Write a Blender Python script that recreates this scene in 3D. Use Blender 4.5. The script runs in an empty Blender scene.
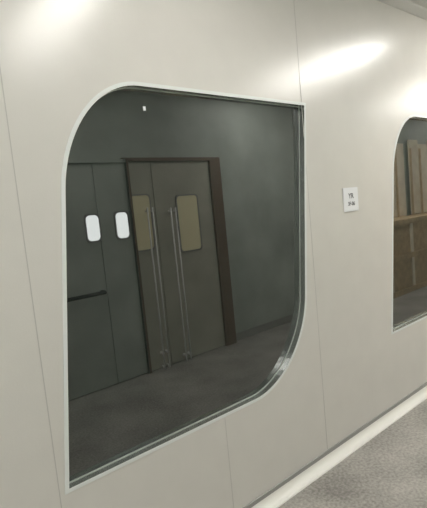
import bpy, bmesh, math, random
from mathutils import Vector, Matrix
random.seed(3)
scene=bpy.context.scene
scene.view_settings.view_transform='Standard'
scene.view_settings.exposure=0
F=450.0; CX,CY=213.5,254.0
h=Vector((.7633,-.1388,.6309)); h.normalize()
d=Vector((.0965,.9902,.1008)); d=(d-h*d.dot(h)).normalized()
n=h.cross(d)
D=1.645; EYE=1.60; L=2.24
CEIL=2.92; X0,X1=-3.0,12.0
def wallpt(px,py,dist=D):
    r=Vector((px-CX,py-CY,F)); t=dist/r.dot(n)
    return (r.dot(h)*t, EYE-r.dot(d)*t)
def opp(px,py): return wallpt(px,py,D+L)

# ---------- camera
cam=bpy.data.cameras.new('camera'); co=bpy.data.objects.new('camera',cam); scene.collection.objects.link(co)
cam.sensor_fit='VERTICAL'; cam.sensor_height=36; cam.sensor_width=36*427/508; cam.lens=F*36/508
right=Vector((h.x,n.x,-d.x)); dn=Vector((h.y,n.y,-d.y)); fw=Vector((h.z,n.z,-d.z))
M=Matrix.Identity(4)
for i in range(3):
    M[i][0]=right[i]; M[i][1]=-dn[i]; M[i][2]=-fw[i]
M[0][3]=0;M[1][3]=-D;M[2][3]=EYE
co.matrix_world=M; cam.clip_start=0.02
scene.camera=co

# ---------- materials
def mat(name,col,rough=.5,metal=0,ior=1.5,noise=None,bump=None,emit=0,spec=.5):
    m=bpy.data.materials.new(name); m.use_nodes=True
    nt=m.node_tree; b=nt.nodes['Principled BSDF']
    b.inputs['Base Color'].default_value=(*col,1); b.inputs['Roughness'].default_value=rough
    b.inputs['Metallic'].default_value=metal; b.inputs['IOR'].default_value=ior
    b.inputs['Specular IOR Level'].default_value=spec
    if emit:
        b.inputs['Emission Color'].default_value=(*col,1); b.inputs['Emission Strength'].default_value=emit
    tc=nt.nodes.new('ShaderNodeTexCoord')
    if noise:
        sc,amt=noise
        nz=nt.nodes.new('ShaderNodeTexNoise'); nz.inputs['Scale'].default_value=sc; nz.inputs['Detail'].default_value=6
        nt.links.new(tc.outputs['Object'],nz.inputs['Vector'])
        cr=nt.nodes.new('ShaderNodeValToRGB')
        cr.color_ramp.elements[0].position=.3; cr.color_ramp.elements[1].position=.7
        cr.color_ramp.elements[0].color=(*[c*(1-amt) for c in col],1); cr.color_ramp.elements[1].color=(*[min(1,c*(1+amt)) for c in col],1)
        nt.links.new(nz.outputs['Fac'],cr.inputs['Fac']); nt.links.new(cr.outputs['Color'],b.inputs['Base Color'])
    if bump:
        sc,st=bump
        nz=nt.nodes.new('ShaderNodeTexNoise'); nz.inputs['Scale'].default_value=sc; nz.inputs['Detail'].default_value=3
        nt.links.new(tc.outputs['Object'],nz.inputs['Vector'])
        bp=nt.nodes.new('ShaderNodeBump'); bp.inputs['Strength'].default_value=st; bp.inputs['Distance'].default_value=.002
        nt.links.new(nz.outputs['Fac'],bp.inputs['Height']); nt.links.new(bp.outputs['Normal'],b.inputs['Normal'])
    return m
m_wall=mat('panel_paint',(.745,.725,.69),.275,noise=(6,.02),bump=(130,.14),spec=.9)
m_seam=mat('seam_sealant',(.58,.565,.54),.5)
m_frame=mat('window_frame_paint',(.84,.87,.86),.35)
m_reveal=mat('reveal_aluminium',(.66,.70,.68),.25,metal=.9)
m_bead=mat('spacer_bead',(.50,.52,.50),.4,metal=.3)
m_glass=mat('dark_glass',(.021,.027,.024),.010,ior=2.25,noise=(3,.25))
m_opp=mat('opposite_wall_paint',(.46,.51,.465),.5,noise=(2,.18))
m_ceil=mat('ceiling_paint',(.68,.67,.65),.5)
m_cove=mat('cove_pvc',(.92,.91,.87),.35)
m_alu=mat('base_aluminium',(.36,.36,.35),.4,metal=.4)
m_door=mat('door_paint',(.50,.49,.41),.5,noise=(3,.12))
m_jamb=mat('door_frame_brown',(.17,.105,.072),.5)
m_steel=mat('handle_steel',(.95,.95,.93),.3)
m_lamp=mat('lamp_diffuser',(1,.97,.915),.5,emit=50)
m_lamp2=mat('lamp_diffuser_dimmed',(1,.97,.915),.5,emit=25)  # same diffuser, emission lowered to tame the glare at upper left
m_house=mat('lamp_housing',(.7,.7,.7),.5)
m_view=mat('lit_vision_pane',(.95,1,.98),.3,emit=4)  # pane itself emits, standing in for a lit room behind
m_viewy=mat('warm_vision_pane',(.76,.70,.45),.3,emit=.25)  # yellowish glass; weak emission stands in for a lit room behind
m_black=mat('black_plastic',(.02,.02,.02),.4)
m_paper=mat('paper_white',(.93,.94,.97),.5)
m_ink=mat('ink',(.05,.05,.06),.6)
m_card=mat('cardboard',(.58,.45,.28),.8,noise=(9,.18))
m_wood=mat('plywood',(.88,.80,.64),.7,noise=(5,.12))

# floor: speckled concrete
m_floor=mat('floor_concrete',(.24,.225,.21),.42)
nt=m_floor.node_tree; b=nt.nodes['Principled BSDF']; tc=nt.nodes.new('ShaderNodeTexCoord')
n1=nt.nodes.new('ShaderNodeTexNoise'); n1.inputs['Scale'].default_value=2.5; n1.inputs['Detail'].default_value=8
n2=nt.nodes.new('ShaderNodeTexNoise'); n2.inputs['Scale'].default_value=60; n2.inputs['Detail'].default_value=4
for q in (n1,n2): nt.links.new(tc.outputs['Object'],q.inputs['Vector'])
mx=nt.nodes.new('ShaderNodeMath'); mx.operation='ADD'
nt.links.new(n1.outputs['Fac'],mx.inputs[0]); nt.links.new(n2.outputs['Fac'],mx.inputs[1])
mr=nt.nodes.new('ShaderNodeMapRange'); mr.inputs['From Min'].default_value=.72; mr.inputs['From Max'].default_value=1.28
nt.links.new(mx.outputs[0],mr.inputs['Value'])
cr=nt.nodes.new('ShaderNodeValToRGB'); cr.color_ramp.elements[0].color=(.22,.208,.192,1); cr.color_ramp.elements[1].color=(.52,.50,.465,1)
nt.links.new(mr.outputs[0],cr.inputs['Fac']); nt.links.new(cr.outputs['Color'],b.inputs['Base Color'])

# ---------- helpers
def mkobj(name,verts,faces,mats,midx=None,parent=None,smooth=False):
    me=bpy.data.meshes.new(name); me.from_pydata([tuple(v) for v in verts],[],faces)
    for m in (mats if isinstance(mats,list) else [mats]): me.materials.append(m)
    if midx:
        for p,i in zip(me.polygons,midx): p.material_index=i
    if smooth:
        for p in me.polygons: p.use_smooth=True
    me.update()
    o=bpy.data.objects.new(name,me); scene.collection.objects.link(o)
    if parent: o.parent=parent
    return o
def box(name,x0,x1,y0,y1,z0,z1,m,parent=None,bev=0):
    bm=bmesh.new()
    bmesh.ops.create_cube(bm,size=1)
    for v in bm.verts:
        v.co=Vector((x0 if v.co.x<0 else x1, y0 if v.co.y<0 else y1, z0 if v.co.z<0 else z1))
    if bev: bmesh.ops.bevel(bm,geom=bm.edges[:],offset=bev,segments=2,affect='EDGES')
    me=bpy.data.meshes.new(name); bm.to_mesh(me); bm.free(); me.materials.append(m)
    o=bpy.data.objects.new(name,me); scene.collection.objects.link(o)
    if parent: o.parent=parent
    return o
def empty(name):
    o=bpy.data.objects.new(name,None); scene.collection.objects.link(o); return o
def tube(name,pts,r,m,parent=None,seg=10):
    c=bpy.data.curves.new(name,'CURVE'); c.dimensions='3D'; c.bevel_depth=r; c.bevel_resolution=3; c.use_fill_caps=True
    s=c.splines.new('POLY'); s.points.add(len(pts)-1)
    for p,q in zip(s.points,pts): p.co=(*q,1)
    c.materials.append(m)
    o=bpy.data.objects.new(name,c); scene.collection.objects.link(o)
    dg=bpy.context.evaluated_depsgraph_get(); me=bpy.data.meshes.new_from_object(o.evaluated_get(dg))
    bpy.data.objects.remove(o); o=bpy.data.objects.new(name,me); scene.collection.objects.link(o)
    if parent: o.parent=parent
    return o

# ---------- window outline (two rounded, two square corners)
def conic(p0,p1,p2,w=.7,k=20):
    out=[]
    for i in range(k+1):
        t=i/k; a=(1-t)**2; b_=2*w*t*(1-t); c=t*t; s=a+b_+c
        out.append(((a*p0[0]+b_*p1[0]+c*p2[0])/s,(a*p0[1]+b_*p1[1]+c*p2[1])/s))
    return out
pix=[(65,494.5)]+conic((61,188),(60.5,72),(138,82))+[(305.5,103)]+conic((306.5,296),(306,377),(256,401.5))
outline=[wallpt(*p) for p in pix]      # clockwise seen from the corridor (x,z)
def offset(poly,o):
    k=len(poly); res=[]
    for i in range(k):
        p=Vector(poly[i]); a=Vector(poly[i-1]); c=Vector(poly[(i+1)%k])
        e1=(p-a).normalized(); e2=(c-p).normalized()
        n1=Vector((e1.y,-e1.x)); n2=Vector((e2.y,-e2.x))
        m=(n1+n2).normalized(); s=o/max(.3,m.dot(n1))
        res.append(tuple(p+m*s))
    return res
shift=wallpt(394.5,250)[0]-wallpt(61.5,250)[0]
def sh(poly,s): return [(x+s,z) for x,z in poly]

# ---------- front wall with real window openings
T=.06
c=bpy.data.curves.new('wall_front','CURVE'); c.dimensions='2D'; c.fill_mode='BOTH'; c.extrude=T/2
def spl(pts):
    s=c.splines.new('POLY'); s.points.add(len(pts)-1)
    for p,q in zip(s.points,pts): p.co=(q[0],q[1],0,1)
    s.use_cyclic_u=True
spl([(X0,0),(X1,0),(X1,CEIL),(X0,CEIL)])
hole=offset(outline,.004)
for k in range(4): spl(sh(hole,shift*k))
c.materials.append(m_wall)
o=bpy.data.objects.new('tmp',c); scene.collection.objects.link(o)
dg=bpy.context.evaluated_depsgraph_get(); me=bpy.data.meshes.new_from_object(o.evaluated_get(dg)); bpy.data.objects.remove(o)
for v in me.vertices:
    x,z,y=v.co; v.co=(x,T/2-y,z)
me.name='wall_front'
bm=bmesh.new(); bm.from_mesh(me); bmesh.ops.recalc_face_normals(bm,faces=bm.faces[:]); bm.to_mesh(me); bm.free()
wf=bpy.data.objects.new('wall_front',me); scene.collection.objects.link(wf)

def build_window(idx,s):
    root=empty('window_%d'%idx)
    out=sh(outline,s); inn=sh(offset(outline,.016),s); bead=sh(offset(outline,.019),s)
    k=len(out); V=[];Fc=[];mi=[]
    rings=[(out,0.0),(out,-.003),(inn,-.003),(inn,.036)]
    for poly,y in rings: V+=[(x,y,z) for x,z in poly]
    for r in range(3):
        for i in range(k):
            j=(i+1)%k
            Fc.append((r*k+i,r*k+j,(r+1)*k+j,(r+1)*k+i)); mi.append(1 if r==2 else 0)
    mkobj('frame',V,Fc,[m_frame,m_reveal],mi,root)
    V=[(x,.032,z) for x,z in inn]+[(x,.032,z) for x,z in bead]+[(x,.036,z) for x,z in bead]
    Fc=[]
    for r in range(2):
        for i in range(k):
            j=(i+1)%k; Fc.append((r*k+i,r*k+j,(r+1)*k+j,(r+1)*k+i))
    mkobj('spacer_bead',V,Fc,m_bead,None,root)
    g=mkobj('glass',[(x,.036,z) for x,z in inn],[tuple(range(k))],m_glass,None,root)
    bm=bmesh.new(); bm.from_mesh(g.data); bmesh.ops.triangulate(bm,faces=bm.faces[:])
    bm.to_mesh(g.data); bm.free()
for k in range(4): build_window(k+1,shift*k)

# ---------- room shell
box('floor',X0,X1,-L,T,-.1,0,m_floor)
box('ceiling',X0,X1,-L,T,CEIL,CEIL+.1,m_ceil)
box('wall_back',X0,X1,-L-.1,-L,0,CEIL,m_opp)
box('wall_left',X0-.1,X0,-L,T,0,CEIL,m_wall)
box('wall_right',X1,X1+.1,-L,T,0,CEIL,m_wall)

# base cove: aluminium strip then concave quarter
prof=[(-.002,.078),(-.006,.076),(-.006,.052)]
pc=[(-.006,.052)]+[(-.006-.046*(1-math.cos(a)),.052-.046*math.sin(a)) for a in [math.pi/2*i/8 for i in range(1,9)]]+[(-.056,.0)]
def extr(name,pf,m,x0=X0,x1=X1,par=None):
    V=[];Fc=[]
    for (y,z) in pf: V+=[(x0,y,z),(x1,y,z)]
    for i in range(len(pf)-1): Fc.append((2*i,2*i+1,2*i+3,2*i+2))
    return mkobj(name,V,Fc,m,None,par,smooth=False)
bb=empty('baseboard_front')
extr('aluminium_strip',prof,m_alu,par=bb)
extr('cove',pc,m_cove,par=bb)
extr('baseboard_back',[(-L+.001,.09),(-L+.008,.09),(-L+.008,.0)],m_alu)
extr('trim_ceiling',[(-.001,CEIL-.05),(-.012,CEIL-.045),(-.045,CEIL-.012),(-.05,CEIL-.001)],m_ceil)

# panel seams
xs1=wallpt(31,290)[0]; xs2=wallpt(229,460)[0]; xs3=wallpt(317,310)[0]
ti=1
def seam(x,z0,z1,w=.0016):
    global ti
    box('trim_%d'%ti,x-w,x+w,-.001,.001,z0,z1,m_seam); ti+=1
seam(xs1,.08,CEIL-.05); seam(xs3,.08,CEIL-.05)
seam(xs2,.08,wallpt(229,416)[1],.0009); seam(xs1-1.18,.08,CEIL-.05)
for k in (1,2,3): seam(xs3+shift*k,.08,CEIL-.05)

# ---------- ceiling lights (transverse tubes)
for lx in (-1.5,1.2,3.9,6.6,9.3):
    r=empty('ceiling_light')
    box('housing',lx-.10,lx+.10,-1.92,-.56,CEIL-.035,CEIL,m_house,r,.004)
    box('diffuser',lx-.08,lx+.08,-1.9,-.58,CEIL-.05,CEIL-.036,m_lamp2 if lx==1.2 else m_lamp,r,.003)

# ---------- opposite wall doors
Y=-L
def double_door(name,xa,xb,ztop,xm,vis,mvis,handles,jr=.15,mj=m_jamb,ml=m_door):
    r=empty(name)
    box('lintel',xa-.06,xb+jr,Y,Y+.06,ztop,ztop+.035,mj,r)
    box('jamb_left',xa-.03,xa,Y,Y+.05,0,ztop,mj,r)
    box('jamb_right',xb,xb+jr,Y,Y+.06,0,ztop,mj,r)
    box('leaf_1',xa+.003,xm-.002,Y,Y+.035,.01,ztop-.005,ml,r,.003)
    box('leaf_2',xm+.002,xb-.003,Y,Y+.035,.01,ztop-.005,ml,r,.003)
    for i,(a,b_,z0,z1) in enumerate(vis):
        rad=.04; V=[];
        for (cx,cz,a0) in ((b_-rad,z1-rad,0),(a+rad,z1-rad,90),(a+rad,z0+rad,180),(b_-rad,z0+rad,270)):
            for q in range(7):
                an=math.radians(a0+q*15); V.append((cx+rad*math.cos(an),cz+rad*math.sin(an)))
        kk=len(V)
        mkobj('vision_pane_%d'%(i+1),[(x,Y+.041,z) for x,z in V]+[(x,Y+.03,z) for x,z in V],
              [tuple(range(kk))]+[(j,(j+1)%kk,(j+1)%kk+kk,j+kk) for j in range(kk)],mvis,None,r)
        cxm,czm=(a+b_)/2,(z0+z1)/2
        fwid=.014
        ro=[(x+(fwid if x>cxm else -fwid),z+(fwid if z>czm else -fwid)) for x,z in V]
        mkobj('vision_frame_%d'%(i+1),[(x,Y+.045,z) for x,z in V]+[(x,Y+.045,z) for x,z in ro]+[(x,Y+.035,z) for x,z in ro],
              [(j,(j+1)%kk,(j+1)%kk+kk,j+kk) for j in range(kk)]+[(j+kk,(j+1)%kk+kk,(j+1)%kk+2*kk,j+2*kk) for j in range(kk)],m_alu,None,r)
    for i,(x,z0,z1) in enumerate(handles):
        y1=Y+.035;y2=Y+.08
        tube('handle_and_ghost_%d'%(i+1),[(x,y1,z0+.06),(x,y2-.015,z0+.055),(x,y2,z0+.03),(x,y2,z1-.03),(x,y2-.015,z1-.055),(x,y1,z1-.06)],.009,m_steel,r)
        tube('handle_and_ghost_bracket_%d'%(i+1),[(x,y1,z0+.2),(x,y2,z0+.2)],.015,m_steel,r)
    return r
xa=opp(129,160)[0]; xb=opp(212,180)[0]; zt=2.13
xm=opp(166,290)[0]
def P(px,py): return opp(px,py)
v1=(P(134,220)[0],P(153,220)[0],P(145,250)[1],P(145,195)[1])
v2=(P(181,225)[0],P(201,225)[0],P(193,250)[1],P(193,195)[1])
ha=[(P(156,290)[0],P(165,372)[1],P(150,205)[1]),(P(179,290)[0],P(190,372)[1],P(174,205)[1])]
ha+= [(ha[0][0]+.06,ha[0][1],ha[0][2]),(ha[1][0]+.06,ha[1][1],ha[1][2])]  # added copies imitate the handles' ghost image in the double glazing
double_door('door_1',xa,xb,zt,xm,[v1,v2],m_viewy,ha)
w1=(P(88,228)[0],P(101,228)[0],P(95,241)[1],P(95,215)[1])
w2=(P(118,226)[0],P(130,226)[0],P(125,238)[1],P(125,212)[1])
xb2=xa-.03
w2=(w2[0],min(w2[1],xb2-.035),w2[2],w2[3])
xa2=P(60,300)[0]
r2=double_door('door_2',xa2-.25,xb2-.003,2.12,P(110,300)[0],[w1,w2],m_view,[],jr=.0,mj=m_opp,ml=m_opp)
bx0,bz=P(66,300); bx1,_=P(104,294)
tube('push_bar',[(bx0,Y+.035,bz),(bx0,Y+.10,bz),(bx1,Y+.10,bz),(bx1,Y+.035,bz)],.018,m_black,r2)

# ---------- stacked goods by the opposite wall further down
def crate(xa,xb,z0,z1,dep):
    r=empty('wooden_crate')
    box('body',xa+.02,xb-.02,Y+.02,Y+dep-.02,z0+.005,z1-.005,m_card,r)
    for (a,b_) in ((xa,xa+.08),((xa+xb)/2-.04,(xa+xb)/2+.04),(xb-.08,xb)):
        box('slat',a,b_,Y+dep-.02,Y+dep,z0,z1,m_wood,r,.003)
    for zz in (z0,(z0+z1)/2-.04,z1-.08):
        box('rail',xa,xb,Y+dep,Y+dep+.02,zz,zz+.08,m_card,r,.003)
crate(6.2,7.6,0,1.15,.5)
crate(7.75,9.2,0,1.15,.5)
for x0,cnt in ((6.22,4),(7.77,4)):
    s=empty('plywood_board_stack')
    for i in range(cnt):
        x=x0+i*.345
        box('board',x,x+.325,Y+.06,Y+.085,1.152,2.45-.07*(i%2),m_wood,s,.004)
        box('edge_batten',x,x+.035,Y+.086,Y+.11,1.152,2.3,m_card,s,.003)

# ---------- wall sign
s0=wallpt(343,200)[0]; s1=wallpt(357.5,200)[0]; z1=wallpt(350,187.5)[1]; z0=wallpt(350,211.5)[1]
sg=empty('wall_sign')
box('card',s0,s1,-.006,-.0005,z0,z1,m_paper,sg,.001)
def text(name,body,size,x,z,par):
    c=bpy.data.curves.new(name,'FONT'); c.body=body; c.size=size; c.align_x='CENTER'; c.extrude=.0004; c.offset=.0005
    c.materials.append(m_ink)
    o=bpy.data.objects.new(name,c); scene.collection.objects.link(o); o.rotation_euler=(math.pi/2,0,0); o.location=(x,-.0068,z); o.parent=par
text('text_line_1','YR',(z1-z0)*.30,(s0+s1)/2,z0+(z1-z0)*.55,sg)
text('text_line_2','3F-06',(z1-z0)*.22,(s0+s1)/2,z0+(z1-z0)*.25,sg)
gx,gz=wallpt(144.5,108.5,D+.035)
st=empty('glass_sticker'); box('label',gx-.007,gx+.006,.0345,.0355,gz-.009,gz+.009,m_paper,st)

w=bpy.data.worlds.new('world'); scene.world=w; w.use_nodes=True
w.node_tree.nodes['Background'].inputs[0].default_value=(.9,.95,1,1); w.node_tree.nodes['Background'].inputs[1].default_value=.1
